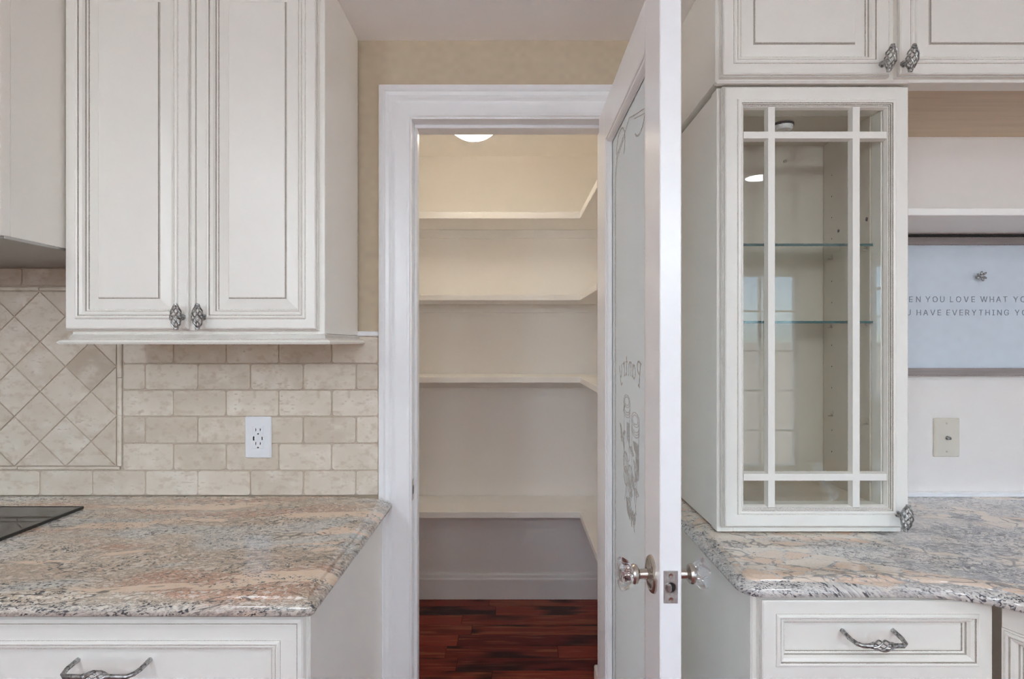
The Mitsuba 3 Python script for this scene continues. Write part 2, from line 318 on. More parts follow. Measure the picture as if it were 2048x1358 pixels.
obj('glass_moulding', basis(panel(DY0 + SW, DY1 - SW, 0.25, DZ - 0.10, mp, False), (DX1, 0, 0), (0, 1, 0), (1, 0, 0))[:2], 'm_white', door)
GXP = 0.278
gv = np.array([(GXP, DY0 + SW, 0.25), (GXP, DY1 - SW, 0.25), (GXP, DY1 - SW, DZ - 0.10), (GXP, DY0 + SW, DZ - 0.10)])
glass = obj('glass_panel', (gv, np.array([[0, 1, 2], [0, 2, 3]])), 'm_frosted', door, label='frosted pale blue glass panel')
def on_glass(shape, depth=0.0005):
    shape = shape.buffer(0)
    ms = [trimesh.creation.extrude_polygon(g, depth, engine='earcut') for g in getattr(shape, 'geoms', [shape]) if g.area > 1e-9]
    m = cat(ms); v = m.vertices
    return trimesh.Trimesh(np.stack([GXP - 0.0003 - v[:, 2], v[:, 0], v[:, 1]], 1), m.faces, process=False)
def arc(cx, cy, rx, ry, a0, a1, n=14):
    t = np.radians(np.linspace(a0, a1, n)); return list(zip(cx + rx * np.cos(t), cy + ry * np.sin(t)))
# "Pantry", reads from the kitchen side of the closed door: here it is seen from behind. Strokes in a box of x-height 0.66 and capital height 1.
GL = {'P': (0.62, [[(0.12, -0.05), (0.12, 1.0)], [(0.12, 1.0)] + arc(0.28, 0.74, 0.27, 0.26, 90, -90) + [(0.12, 0.48)], [(0.0, -0.05), (0.26, -0.05)], [(0.0, 1.0), (0.14, 1.0)]]),
      'a': (0.50, [arc(0.20, 0.30, 0.19, 0.31, 20, 340), [(0.40, 0.64), (0.40, 0.08), (0.48, 0.0)]]),
      'n': (0.52, [[(0.0, 0.60), (0.08, 0.66), (0.08, 0.0)], [(0.08, 0.45)] + arc(0.24, 0.46, 0.16, 0.18, 160, 0) + [(0.40, 0.05), (0.48, 0.0)]]),
      't': (0.36, [[(0.14, 0.92), (0.14, 0.10), (0.24, 0.0), (0.32, 0.06)], [(0.0, 0.64), (0.30, 0.64)]]),
      'r': (0.40, [[(0.0, 0.60), (0.08, 0.66), (0.08, 0.0)], [(0.08, 0.42), (0.20, 0.60), (0.34, 0.62)], [(0.0, 0.0), (0.18, 0.0)]]),
      'y': (0.52, [[(0.02, 0.66), (0.06, 0.30), (0.20, 0.04), (0.40, 0.10)], [(0.42, 0.66), (0.40, 0.0), (0.28, -0.36), (0.06, -0.32)]])}
H = 0.050; adv = 0.0; word = 'Pantry'; tot = sum(GL[c][0] + 0.10 for c in word) * H
word_shapes = []
for c in word:
    w, strokes = GL[c]; st = []
    for s in strokes:
        s = [(a, b) for a, b in s]
        st.append(LineString([(a * H * 0.233 / tot, b * H) for a, b in s]).buffer(0.0021, cap_style=2))
    g = unary_union(st); off = adv * H * 0.233 / tot
    mid = off + w * H * 0.233 / tot / 2 - 0.1165; ang = -mid / 0.37
    g = affinity.translate(g, -w * H * 0.233 / tot / 2, 0); g = affinity.rotate(g, math.degrees(ang), origin=(0, 0))
    word_shapes.append(affinity.translate(g, 1.200 + 0.1165 + mid, 1.292 - mid * mid / 0.74))
    adv += w + 0.10
obj('lettering', on_glass(unary_union(word_shapes)), 'm_etch', door, label='the word Pantry etched in reverse')
# etched jars, bulbs, leaves and wheat under the word
LN = []
def ln(p, w=0.0011): LN.append(LineString(p).buffer(w / 2 * 1.1))
def jar(cx, top, rx, h):
    ln(arc(cx, top, rx, rx * 0.42, 0, 360, 28)); ln(arc(cx, top, rx * 0.72, rx * 0.28, 0, 360, 24))
    for k in range(3): ln(arc(cx, top - 0.012 - 0.006 * k, rx, rx * 0.42, 180, 360))
    ln([(cx - rx, top), (cx - rx, top - 0.03), (cx - rx * 0.9, top - 0.034), (cx - rx * 0.9, top - h)])
    ln([(cx + rx, top), (cx + rx, top - 0.03), (cx + rx * 0.9, top - 0.034), (cx + rx * 0.9, top - h)])
    ln(arc(cx, top - h, rx * 0.9, rx * 0.4, 180, 360))
    for k in range(7):
        x = cx - rx * 0.8 + k * rx * 0.13; ln([(x, top - 0.05), (x, top - h * R.uniform(0.6, 0.95))], 0.0008)
jar(1.338, 1.228, 0.036, 0.13); jar(1.246, 1.196, 0.038, 0.12)
def leaf(x, y, L, a, wd=0.32):
    t = np.linspace(0, 1, 9); up = np.sin(np.pi * t) * L * wd / 2 * (1 + 0.25 * np.sin(t * 22))
    P = np.concatenate([np.stack([t * L, up], 1), np.stack([t[::-1] * L, -up[::-1]], 1)]); c, s = math.cos(a), math.sin(a)
    q = lambda p: [(x + c * u - s * v, y + s * u + c * v) for u, v in p]
    ln(q(P)); ln(q([(0, 0), (L, 0)]), 0.0009)
    for k in (0.3, 0.5, 0.7): ln(q([(k * L, 0), ((k + 0.12) * L, L * wd * 0.32)]), 0.0008); ln(q([(k * L, 0), ((k + 0.12) * L, -L * wd * 0.32)]), 0.0008)
for x, y, r in ((1.352, 1.078, 0.030), (1.348, 1.045, 0.027), (1.300, 1.060, 0.026)):
    ln(arc(x, y, r, r * 0.85, 0, 360, 26))
    for k in (0.3, 0.65): ln(arc(x, y, r * k, r * 0.85, 0, 360, 22), 0.0008)
for _ in range(9): leaf(R.uniform(1.20, 1.29), R.uniform(1.03, 1.13), R.uniform(0.03, 0.055), R.uniform(-2.6, 0.9))
for _ in range(7): leaf(R.uniform(1.20, 1.35), R.uniform(0.975, 1.03), R.uniform(0.028, 0.05), R.uniform(-2.8, 0.2))
for _ in range(6): leaf(R.uniform(1.37, 1.41), R.uniform(1.09, 1.20), R.uniform(0.02, 0.04), R.uniform(0.5, 3.6))
for k in range(9):
    x0 = 1.23 + 0.014 * k; ln([(x0, 1.06), (x0 + R.uniform(-0.01, 0.012), 1.02), (x0 + R.uniform(-0.03, 0.03), 0.985)], 0.001)
for k in range(5): leaf(1.25 + 0.02 * k, 0.985, 0.03, -1.6 + R.uniform(-0.5, 0.5), 0.5)
obj('etched_still_life', on_glass(unary_union(LN)), 'm_etch', door, label='etched line drawing of jars, leaves and bulbs')
bl = []
for d, w in ((0.050, 0.0022), (0.058, 0.0014)):
    ya, yb, zt = DY0 + SW + d, DY1 - SW - d, DZ - 0.10 - d
    bl.append(LineString([(yb, 0.34), (yb, zt - 0.09)] + arc(yb - 0.0, zt - 0.03, 0.02, 0.02, 250, 180, 4) + [(yb - 0.03, zt - 0.022), (1.31 + 0.05, zt)]).buffer(w / 2))
    bl.append(LineString([(ya, 0.34), (ya, zt - 0.09)] + [(ya + 0.02, zt - 0.03), (1.31 - 0.05, zt)]).buffer(w / 2))
bl.append(LineString([(1.36, DZ - 0.15), (1.31, DZ - 0.135), (1.26, DZ - 0.15)]).buffer(0.0012))
for s in (-1, 1): bl.append(LineString(arc(1.31 + s * 0.105, DZ - 0.168, 0.055, 0.045, 90 - 90 * s, 270 - 90 * s + s * 40, 16)).buffer(0.002))
obj('etched_border', on_glass(unary_union(bl)), 'm_etch', door)
# knobs, one on each face
KY, KZ = 1.02, 0.9435
def xl(prof, side, n=36):
    m = lathe(prof, n); m = turn(m, [0, 1, 0], -90 if side < 0 else 90)
    return shift(m, (DX0 if side < 0 else DX1, KY, KZ))
def fluted(side):
    P = np.array([(0.004, 0.036), (0.012, 0.037), (0.018, 0.040), (0.0235, 0.046), (0.0275, 0.053), (0.0285, 0.057), (0.026, 0.061), (0.018, 0.0635), (0.009, 0.0645)])
    n = 48; w = np.arange(n) * 2 * np.pi / n; loops = []
    for r, h in P:
        k = 1 + 0.085 * np.clip((r - 0.008) / 0.015, 0, 1) * np.cos(12 * w)
        loops.append(np.stack([r * k * np.cos(w), r * k * np.sin(w), np.full(n, h)], 1))
    m = loft(loops); v, f = np.array(m.vertices), list(m.faces)
    v = np.vstack([v, [[0, 0, 0.036]], [[0, 0, 0.0648]]]); a, b, o = len(v) - 2, len(v) - 1, (len(P) - 1) * n
    f += [[a, (j + 1) % n, j] for j in range(n)] + [[b, o + j, o + (j + 1) % n] for j in range(n)]
    m = trimesh.Trimesh(v, f, process=False); m.fix_normals()
    m = turn(m, [0, 1, 0], -90 if side < 0 else 90)
    return shift(m, (DX0 if side < 0 else DX1, KY, KZ))
for s in (-1, 1):
    k = obj('knob', xl([(0.0, 0.0), (0.0105, 0.0), (0.0105, 0.004), (0.009, 0.014), (0.0085, 0.024), (0.011, 0.026), (0.0165, 0.029), (0.018, 0.034), (0.0165, 0.038), (0.010, 0.0375), (0.0, 0.0375)], s), 'm_nickel', door, smooth=35, label='satin nickel and cut glass door knob')
    obj('glass_grip', fluted(s), 'm_crystal', k, label='clear fluted glass grip')
    obj('rosette', xl([(0.0, 0.0), (0.0335, 0.0), (0.0335, 0.003), (0.031, 0.006), (0.0275, 0.0068), (0.0265, 0.0055), (0.024, 0.006), (0.018, 0.008), (0.013, 0.011), (0.0, 0.011)], s, 48), 'm_nickel', k, smooth=25)
    beads = cat([shift(trimesh.creation.icosphere(1, 0.00105), ((DX0 - 0.0066) if s < 0 else DX1 + 0.0066, KY + 0.0262 * math.cos(a), KZ + 0.0262 * math.sin(a))) for a in np.arange(56) * 2 * math.pi / 56])
    obj('beaded_ring', beads, 'm_nickel', k, smooth=True)
lp = obj('latch_plate', rb(0.2655, 0.2905, DY0 - 0.0014, DY0 + 0.002, 0.913, 0.970, 0.0006), 'm_latch', door, label='satin metal latch plate on the door edge')
for z in (0.9205, 0.9625):
    obj('screw', turn(shift(lathe([(0, 0), (0.0042, 0), (0.0036, 0.0012), (0.001, 0.0009), (0, 0.0009)], 18), (0, 0, 0)), [1, 0, 0], 90).apply_translation([0.278, DY0 - 0.0012, z]), 'm_nickel', lp, smooth=30)
obj('latch_bolt', cat([turn(lathe([(0.0085, 0), (0.0105, 0), (0.0105, 0.0008), (0.0085, 0.0008)], 28), [1, 0, 0], 90).apply_translation([0.278, DY0 - 0.0012, 0.9415]), rb(0.2700, 0.2785, DY0 - 0.007, DY0, 0.9345, 0.9485, 0.002)]), 'm_steel', lp)
obj('latch_recess', turn(lathe([(0, 0), (0.0085, 0), (0.0085, 0.0003), (0, 0.0003)], 28), [1, 0, 0], 90).apply_translation([0.278, DY0 - 0.0012, 0.9415]), 'm_dark', lp)
for z in (0.25, 1.0, 1.85):
    obj('hinge', cat([shift(trimesh.creation.cylinder(0.006, 0.089, sections=14), (DX1 + 0.006, DY1 - 0.006, z)), bx(DX1 - 0.03, DX1, DY1 - 0.0004, DY1 + 0.0016, z - 0.044, z + 0.044)]), 'm_nickel', door)

# ------------------------------------------------------------------ pantry shelves and dome lamp
FY, FX = 2.682, 0.329
for z0, t, lab in ((1.970, 0.033, 'topmost white pantry shelf turning the corner, above the door knob and near the lamp'), (1.573, 0.028, 'second pantry shelf from the top, white, turning the corner'),
                   (1.174, 0.029, 'third pantry shelf from the top, white, just below eye level'), (0.518, 0.031, 'lowest deep white pantry shelf above the red floor')):
    s = thing('pantry_shelf', lab, 'shelf')
    obj('back_board', rb(-0.748, 0.608, FY, 2.963, z0, z0 + t, 0.002), 'm_shelfwhite', s)
    obj('side_board', rb(FX, 0.608, 2.152, FY, z0, z0 + t, 0.002), 'm_shelfwhite', s)
    obj('cleat', rb(-0.748, 0.608, 2.945, 2.9645, z0 - 0.045, z0, 0.002), 'm_shelfwhite', s)
    obj('cleat', rb(0.590, 0.6095, 2.152, 2.945, z0 - 0.045, z0, 0.002), 'm_shelfwhite', s)
dome = thing('dome_lamp', 'round glowing dome lamp under the pantry ceiling', 'ceiling lamp')
obj('base', shift(lathe([(0, 2.367), (0.075, 2.367), (0.075, 2.352), (0.030, 2.345), (0.030, 2.312), (0.112, 2.308), (0.122, 2.300), (0.122, 2.292), (0, 2.292)], 40), (-0.155, 2.22, 0)), 'm_white', dome, smooth=30)
th = np.radians(np.linspace(0, 90, 14))
obj('glass_bowl', shift(lathe([(0.118 * math.sin(a), 2.294 - 0.112 * math.cos(a)) for a in th], 40), (-0.155, 2.22, 0)), 'm_lens', dome, smooth=True,
    emitter={'type': 'area', 'radiance': {'type': 'rgb', 'value': list(DOME_POWER)}})

# ------------------------------------------------------------------ recessed ceiling lamps of the kitchen; most are added fill lamps
for i, (x, y) in enumerate(CANS):
    c = thing('recessed_light', 'recessed round ceiling lamp ' + ['mirrored in the pane of the glass door cabinet', 'nearest the tile side wall cabinet', 'added unseen as fill light, nearest the pantry doorway', 'added unseen as fill light, beside the wide window', 'added unseen as fill light, beside the garden doors', 'added unseen as fill light, between window and garden doors'][i], 'ceiling lamp', 'recessed kitchen ceiling lamps')
    obj('trim_ring', shift(lathe([(0.066, CEIL), (0.066, CEIL - 0.004), (0.072, CEIL - 0.006), (0.088, CEIL - 0.003), (0.090, CEIL)], 32), (x, y, 0)), 'm_white', c, smooth=30)
    d = trimesh.creation.revolve(np.array([(0.0, 0.0), (0.066, 0.0)]), sections=32); d = turn(d, [1, 0, 0], 180) if d.face_normals[0][2] > 0 else d
    obj('lens', shift(d, (x, y, CEIL - 0.003)), 'm_lens', c, emitter={'type': 'area', 'radiance': {'type': 'rgb', 'value': [12 * k for k in CAN_POWER]}})

for i, (x, y) in enumerate(FILL_PENDANTS):  # unseen pendants added to brighten the ceiling and cabinet fronts
    c = thing('pendant_lamp', ['opal globe pendant lamp added unseen as fill light, nearer the cooktop', 'opal globe pendant lamp added unseen as fill light, facing the pantry', 'opal globe pendant lamp added unseen as fill light, nearer the garden doors'][i], 'pendant lamp')
    obj('cord', shift(trimesh.creation.cylinder(0.004, CEIL - 2.04, sections=10), (x, y, (CEIL + 2.04) / 2)), 'm_dark', c)
    obj('globe', shift(trimesh.creation.icosphere(3, 0.13), (x, y, 1.92)), 'm_lens', c, smooth=True, emitter={'type': 'area', 'radiance': {'type': 'rgb', 'value': list(FILL_POWER)}})

# ------------------------------------------------------------------ stone tiles behind the cooktop
TF = 1.650                                     # face of the tiles
obj('grout', bx(-2.2, CX0 - 0.0005, TF + 0.0035, WY, 0.9135, 1.366), 'm_grout', wall_back)
obj('grout', bx(-2.2, -1.0, TF + 0.0035, WY, 1.366, 1.5955), 'm_grout', wall_back)
obj('grout', bx(-1.0, CX0 - 0.0005, TF + 0.0035, WY, 1.366, 1.388), 'm_grout', wall_back)
def tile(poly, soft=0.0075, key='stone_tile', lift=None, tone=None):
    """A tumbled tile: an outline (x, z) with rounded corners and worn edges."""
    p = poly.buffer(-0.0016, join_style=2)
    if p.is_empty or p.area < 1e-4: return
    p = p.buffer(-soft, join_style=2).buffer(soft, quad_segs=3) if soft and p.buffer(-soft * 1.2).area > 0 else p
    c = np.array(p.exterior.coords)[:-1]
    if Polygon(c).exterior.is_ccw is False: c = c[::-1]
    if soft: c = c + R.uniform(-0.0005, 0.0005, c.shape)
    o = TF + (R.uniform(-0.0007, 0.0007) if lift is None else -lift); k = 0.0016 if soft else 0.0008
    inner = np.array([q + (np.array(p.centroid.coords[0]) - q) / np.linalg.norm(np.array(p.centroid.coords[0]) - q) * k for q in c])
    L = [np.stack([c[:, 0], np.full(len(c), WY - 0.001), c[:, 1]], 1), np.stack([c[:, 0], np.full(len(c), o + 0.0014), c[:, 1]], 1), np.stack([inner[:, 0], np.full(len(c), o), inner[:, 1]], 1)]
    m = loft(L, True, True)
    t = (R.uniform() ** 1.4 * 0.75) if tone is None else tone
    obj(key, m, 'm_travertine', wall_back, uv=np.tile([[R.uniform(), t]], (len(m.vertices), 1)), smooth=False)
rows = [0.9135, 0.9884, 1.0689, 1.1494, 1.2284, 1.3074, 1.388]
P_ = 0.1572
for r in range(6):
    z0, z1 = rows[r], rows[r + 1]; x0 = -0.465 if r % 2 == 0 else -0.5381
    left = -2.15 if r == 0 else -1.1605
    k = math.floor((left - x0) / P_)
    while x0 + k * P_ < CX0:
        a, b = max(x0 + k * P_ + R.uniform(-0.001, 0.001), left), min(x0 + (k + 1) * P_, CX0 - 0.001)
        if b - a > 0.012: tile(sbox(a, z0, b, z1))
        k += 1
k = 0
for r in (1, 2):                                # taller part beside the hood, behind the wall cabinet
    z0, z1 = 1.388 + (r - 1) * 0.079, 1.388 + r * 0.079; x = -1.1605
    for b in ((-1.08, -1.0) if r == 1 else (-1.0,)): tile(sbox(x, z0, b, z1)); x = b
x = -2.15 + 0.06
while x < -1.005:                               # course under the hood
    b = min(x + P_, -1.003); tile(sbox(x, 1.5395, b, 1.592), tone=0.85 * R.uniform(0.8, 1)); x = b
clip = sbox(-2.15, 1.0018, -1.179, 1.522)
for i in range(-10, 8):
    for j in range(-8, 4):
        if (i + j) % 2:
            cx, cz = -1.4831 + 0.0761 * i, 1.4475 + 0.0745 * j
            d = Polygon([(cx - 0.0761, cz), (cx, cz - 0.0745), (cx + 0.0761, cz), (cx, cz + 0.0745)]).intersection(clip)
            if d.area > 1e-4:
                tile(d, 0.0, 'diamond_tile', tone=0.95 if abs(cx + 1.2548) < 0.02 and abs(cz - 1.3) < 0.03 else R.uniform(0, 0.5))
def liner(x0, x1, z0, z1):
    h = (z1 - z0) / 2 if x1 - x0 > z1 - z0 else (x1 - x0) / 2; t = np.linspace(0, math.pi, 7)
    pr_ = [(-h * math.cos(a), 0.007 * math.sin(a) ** 0.7 if 0 < a < 3.14 else 0) for a in t]
    if x1 - x0 > z1 - z0: L = [[(x, TF + 0.003 - o, (z0 + z1) / 2 + s) for s, o in pr_] for x in (x0 + 0.001, x1 - 0.001)]
    else: L = [[((x0 + x1) / 2 + s, TF + 0.003 - o, z) for s, o in pr_] for z in (z0 + 0.001, z1 - 0.001)]
    m = loft(L, True); obj('pencil_liner', m, 'm_travertine', wall_back, uv=np.tile([[R.uniform(), R.uniform(0.0, 0.35)]], (len(m.vertices), 1)), smooth=True)
for a, b in ((-2.15, -1.777), (-1.777, -1.472), (-1.472, -1.1665)): liner(a, b, 0.9900, 1.0008)
for a, b in ((-2.15, -1.713), (-1.713, -1.408), (-1.408, -1.1665)): liner(a, b, 1.5235, 1.5365)
for a, b in ((1.0018, 1.265), (1.265, 1.522)): liner(-1.1775, -1.1625, a, b)
obj('trim_cap', rb(-1.0, CX0 - 0.001, TF - 0.004, WY, 1.3885, 1.4035, 0.003), 'm_white', wall_back, label='white cap strip above the tiles')

# ------------------------------------------------------------------ hardware
def cage(L, r, n=5, wire=0.0016, turns=0.55, sec=6):
    """Twisted wire basket along z, from -L/2 to L/2."""
    ms = []
    for k in range(n):
        t = np.linspace(0, 1, 19); z = (t - 0.5) * L; rad = 0.0035 + (r - 0.0035) * np.sin(np.pi * t) ** 0.9; a = 2 * np.pi * (k / n + turns * t)
        ms.append(tube(np.stack([rad * np.cos(a), rad * np.sin(a), z], 1), wire, sec))
    for s in (-1, 1):
        e = lathe([(0, -0.004), (0.0046, -0.004), (0.0054, -0.001), (0.0046, 0.003), (0, 0.004)], 14); ms.append(shift(e, (0, 0, s * L / 2)))
    return cat(ms)
def knob(parent, x, y, z, tilt=0.0, yaw=0.0, reach=0.030, turns=-0.55):
    """Cage knob on a door face at (x, y, z); the basket stands off by reach towards -y."""
    b = turn(turn(cage(0.055, 0.0122, 6, 0.0017, turns), [0, 1, 0], tilt), [0, 0, 1], yaw)
    stem = tube([(0, reach, 0), (0, reach - 0.003, 0), (0, reach - 0.0031, 0), (0, 0.009, 0)], [0.0075, 0.0075, 0.0052, 0.0048], 14)
    obj('knob', shift(cat([b, stem]), (x, y - reach, z)), 'm_pewter', parent, smooth=40, label='pewter twisted cage knob')
def bar_handle(parent, xa, xb, y, z, reach=0.033, drop=0.004):
    xm = (xa + xb) / 2; w = 0.0043; Yb = y - reach; P = []
    c = [(xa, y), (xa, y - reach * 0.55), (xa + 0.004, y - reach * 0.86), (xa + 0.012, Yb), (xm, Yb), (xb - 0.012, Yb), (xb - 0.004, y - reach * 0.86), (xb, y - reach * 0.55), (xb, y)]
    for i, (x, yy) in enumerate(c): P.append((x, yy, z - drop * (y - yy) / reach))
    left = tube(P[:4] + [(xm - 0.019, Yb, z - drop)], w, 12); right = tube([(xm + 0.019, Yb, z - drop)] + P[5:], w, 12)
    g = turn(cage(0.042, 0.0095, 5, 0.0016, -0.55), [0, 1, 0], 90)
    h = obj('handle', cat([left, right]), 'm_pewter', parent, smooth=40, label='pewter bar handle')
    return h, shift(g, (xm, Yb, z - drop))

# raised panel door and drawer profiles (inset, height, glaze)
OUT = [(0, -0.019), (0, -0.007), (0.003, -0.0065, 0.55), (0.004, -0.002, 0.1), (0.0065, 0.0)]
def mould(r): return [(r, 0.0), (r + 0.0005, 0.0005, 0.8), (r + 0.002, 0.0035), (r + 0.005, 0.0045), (r + 0.008, 0.003), (r + 0.0088, 0.0005, 0.75), (r + 0.0098, 0.0005, 0.75), (r + 0.011, 0.0015), (r + 0.016, -0.002), (r + 0.019, -0.0075), (r + 0.0195, -0.0105, 0.7), (r + 0.0212, -0.0105, 0.6), (r + 0.0235, -0.0125), (r + 0.0243, -0.0150, 0.9)]
DOOR = OUT + mould(0.0275) + [(0.077, -0.0105), (0.0785, -0.0085, 0.5), (0.0795, -0.0052, 0.75), (0.0815, -0.004)]
DRAWER = [(0, -0.019), (0, -0.007), (0.003, -0.0035), (0.008, -0.002), (0.0095, -0.002), (0.0105, -0.0005, 0.6), (0.0115, 0.0)] + mould(0.040) + [(0.066, -0.0148)]
DRAWER2 = OUT + mould(0.030) + [(0.058, -0.0148)]
PIL = lambda a, b, c, d, e, f: rb(a, b, c, d, e, f, 0.0015)
def plain(m): return (m.vertices, m.faces, np.zeros((len(m.vertices), 2)))

# ------------------------------------------------------------------ wall cabinet on the tile side
CF, CD = 1.355, 1.335                          # face frame and door faces
cab = thing('wall_cabinet', 'cream wall cabinet with two raised panel doors above the stone tiles', 'cabinet')
obj('body', PIL(-1.0755, -0.459, CF, 1.6485, 1.3905, CEIL - 0.001), 'm_cream_plain', cab)
obj('face_frame', PIL(-1.0755, -0.4575, CF - 0.001, CF + 0.018, 1.3895, CEIL - 0.001), 'm_cream_plain', cab)
for a, b, kx in ((-1.0818, -0.7778, -0.7945), (-0.7658, -0.4703, -0.7435)):
    d = obj('door', front(panel(a, b, 1.3989, 2.2745, DOOR), CD), 'm_cream', cab)
    knob(d, kx + 0.0, CD, 1.4312, 0, 0, 0.027)
obj('centre_strip', PIL(-0.7768, -0.7668, CD + 0.004, CF, 1.3985, 2.262), 'm_cream_plain', cab)
lr = [(0.000, 1.3900), (0.002, 1.3885), (0.004, 1.3800), (0.012, 1.3775), (0.0125, 1.3765), (0.0185, 1.3745), (0.0215, 1.3705), (0.0185, 1.3660), (0.0, 1.3655)]
lrg = [0, 0, 0.5, 0.2, 0.6, 0, 0, 0, 0]
def rail_loops():
    V, F, G = [], [], []
    for (d0, z0), (d1, z1), g in zip(lr[:-1], lr[1:], lrg[1:]):
        o = len(V)
        for d, z in ((d0, z0), (d1, z1)): V += [(-1.0755 - d, 1.6485, z), (-1.0755 - d, CF - 0.001 - d, z), (-0.459 + d, CF - 0.001 - d, z), (-0.459 + d, 1.6485, z)]
        G += [(g, 0)] * 8
        for j in range(3): F += [[o + j, o + j + 1, o + j + 5], [o + j, o + j + 5, o + j + 4]]
    o = len(V); V += V[-4:]; G += [(0, 0)] * 4; F += [[o, o + 1, o + 2], [o, o + 2, o + 3]]
    return np.array(V, float), np.array(F), np.array(G, float)
obj('light_rail', rail_loops(), 'm_cream', cab, label='moulded rail under the doors')

# ------------------------------------------------------------------ range hood beside it
hood = thing('range_hood', 'cream wooden range hood above the cooktop, mostly out of view', 'range hood')
HX, HF, HZ = -1.0832, 1.172, 1.598
obj('body', PIL(-1.95, HX - 0.004, HF + 0.004, 1.648, HZ + 0.004, CEIL - 0.001), 'm_cream_plain', hood)
obj('side_stile', PIL(HX - 0.005, HX, HF, HF + 0.024, HZ, CEIL - 0.001), 'm_cream_plain', hood)
obj('side_panel', PIL(HX - 0.004, HX - 0.0012, HF + 0.024, 1.648, HZ, CEIL - 0.001), 'm_cream_plain', hood)
obj('front_panel', front(panel(-1.95, HX, HZ, CEIL - 0.002, [(0, -0.01), (0, 0), (0.07, 0), (0.08, -0.006), (0.10, -0.006)]), HF), 'm_cream', hood)
obj('liner', rb(-1.945, HX - 0.002, HF + 0.012, 1.6485, HZ - 0.006, HZ + 0.004, 0.001), 'm_steel', hood, label='grey steel liner underneath')
mz = [(0, 1.835), (0.012, 1.838), (0.014, 1.848), (0.030, 1.858), (0.034, 1.868), (0.034, 1.876), (0, 1.878)]
obj('mantel_moulding', loft([[(x, HF - o, z) for o, z in mz] for x in (-1.95, HX - 0.004)], True), 'm_cream_plain', hood)

# ------------------------------------------------------------------ countertops
EP = [(0.020, -0.0365), (0.008, -0.0365), (0.0025, -0.0335), (0.0, -0.028), (0.0003, -0.022), (0.003, -0.0165), (0.0085, -0.0125), (0.0145, -0.0105), (0.017, -0.0095), (0.0185, -0.0065), (0.0205, -0.004), (0.0245, -0.003), (0.0265, -0.0012), (0.030, 0.0)]
TZ = 0.9125
def slab(P, flags, key, mat, label):
    P = np.asarray(P, float); L = []
    for d, z in EP:
        q = offset_poly(P, np.array(flags) * d); L.append(np.column_stack([q, np.full(len(q), TZ + z)]))
    m = loft(L, True); n = len(P); last = L[-1]
    tv, tf = trimesh.creation.triangulate_polygon(Polygon(last[:, :2]), engine='earcut')
    ids = [int(np.argmin(np.linalg.norm(last[:, :2] - t, axis=1))) for t in np.asarray(tv)]
    o = (len(L) - 1) * n; F = np.vstack([m.faces, [[o + ids[a] for a in f] for f in tf], [[ids[a] for a in f[::-1]] for f in tf]])
    k = obj(key, trimesh.Trimesh(m.vertices, F, process=False), mat, smooth=40); tag(k, label, 'countertop')
c_ = 0.012
slab([(-2.2, 0.99), (-0.356 - c_, 0.99), (-0.356 - 0.3 * c_, 0.99 + 0.3 * c_), (-0.356, 0.99 + c_), (-0.356, 1.6375), (-0.397, 1.6488), (-2.2, 1.6488)], [1, 1, 1, 1, 1, 0, 0], 'countertop', 'm_granite_beige',
     'beige and rust streaked granite countertop holding the black cooktop')
r_ = 0.042; cor = [(0.4436 + r_ - r_ * math.cos(a), 1.064 + r_ - r_ * math.sin(a)) for a in np.radians(np.linspace(0, 90, 7))]
curve = [(0.76, 1.064), (0.80, 1.0615), (0.835, 1.056), (0.870, 1.045), (0.902, 1.028), (0.932, 1.003), (0.957, 0.970), (0.978, 0.930), (0.998, 0.88), (1.02, 0.825)]
RP = [(0.4436, 1.6508)] + cor + curve + [(1.16, 0.50), (1.75, 0.50), (1.75, 1.6508)]
slab(RP, [1] * (len(RP) - 3) + [0, 0, 0], 'countertop', 'm_granite_grey', 'peach and grey granite countertop under the glass door cabinet')

# cooktop
ck = thing('cooktop', 'black glass cooktop set into the beige granite', 'cooktop')
obj('glass', rb(-1.94, -1.183, 1.085, 1.518, TZ + 0.0002, TZ + 0.0065, 0.0012), 'm_black_glass', ck)
obj('trim', cat([rb(-1.183, -1.1775, 1.08, 1.523, TZ + 0.0002, TZ + 0.0075, 0.001), rb(-1.945, -1.183, 1.518, 1.523, TZ + 0.0002, TZ + 0.0075, 0.001), rb(-1.945, -1.183, 1.08, 1.085, TZ + 0.0002, TZ + 0.0075, 0.001)]), 'm_dark', ck)

# ------------------------------------------------------------------ base cabinet on the tile side
bc = thing('base_cabinet', 'cream base cabinet with a wide drawer under the beige granite', 'cabinet')
obj('body', PIL(-2.2, -0.3855, 1.05, 1.655, 0.1, 0.8755), 'm_cream_plain', bc)
obj('corner_stile', PIL(-0.3865, -0.3835, 1.052, 1.075, 0.1, 0.8755), 'm_cream_plain', bc)
obj('toe_kick', bx(-2.2, -0.40, 1.11, 1.65, 0.0, 0.1), 'm_cream_plain', bc)
d = obj('drawer', front(panel(-1.114, -0.3908, 0.655, 0.8555, DRAWER), 1.03), 'm_cream', bc)
h, g = bar_handle(d, -0.8188, -0.6829, 1.030 + 0.0148, 0.7715, 0.047, 0.004)
scene[h] = mikit.ply(cat([trimesh.Trimesh(*[np.asarray(x) for x in (meshkit.WRITTEN[scene[h]['filename']][0], meshkit.WRITTEN[scene[h]['filename']][1])], process=False), g]), 'm_pewter', smooth=40)
for z0, z1 in ((0.395, 0.645), (0.125, 0.385)):
    obj('drawer', front(panel(-1.114, -0.3908, z0, z1, DRAWER), 1.03), 'm_cream', bc)

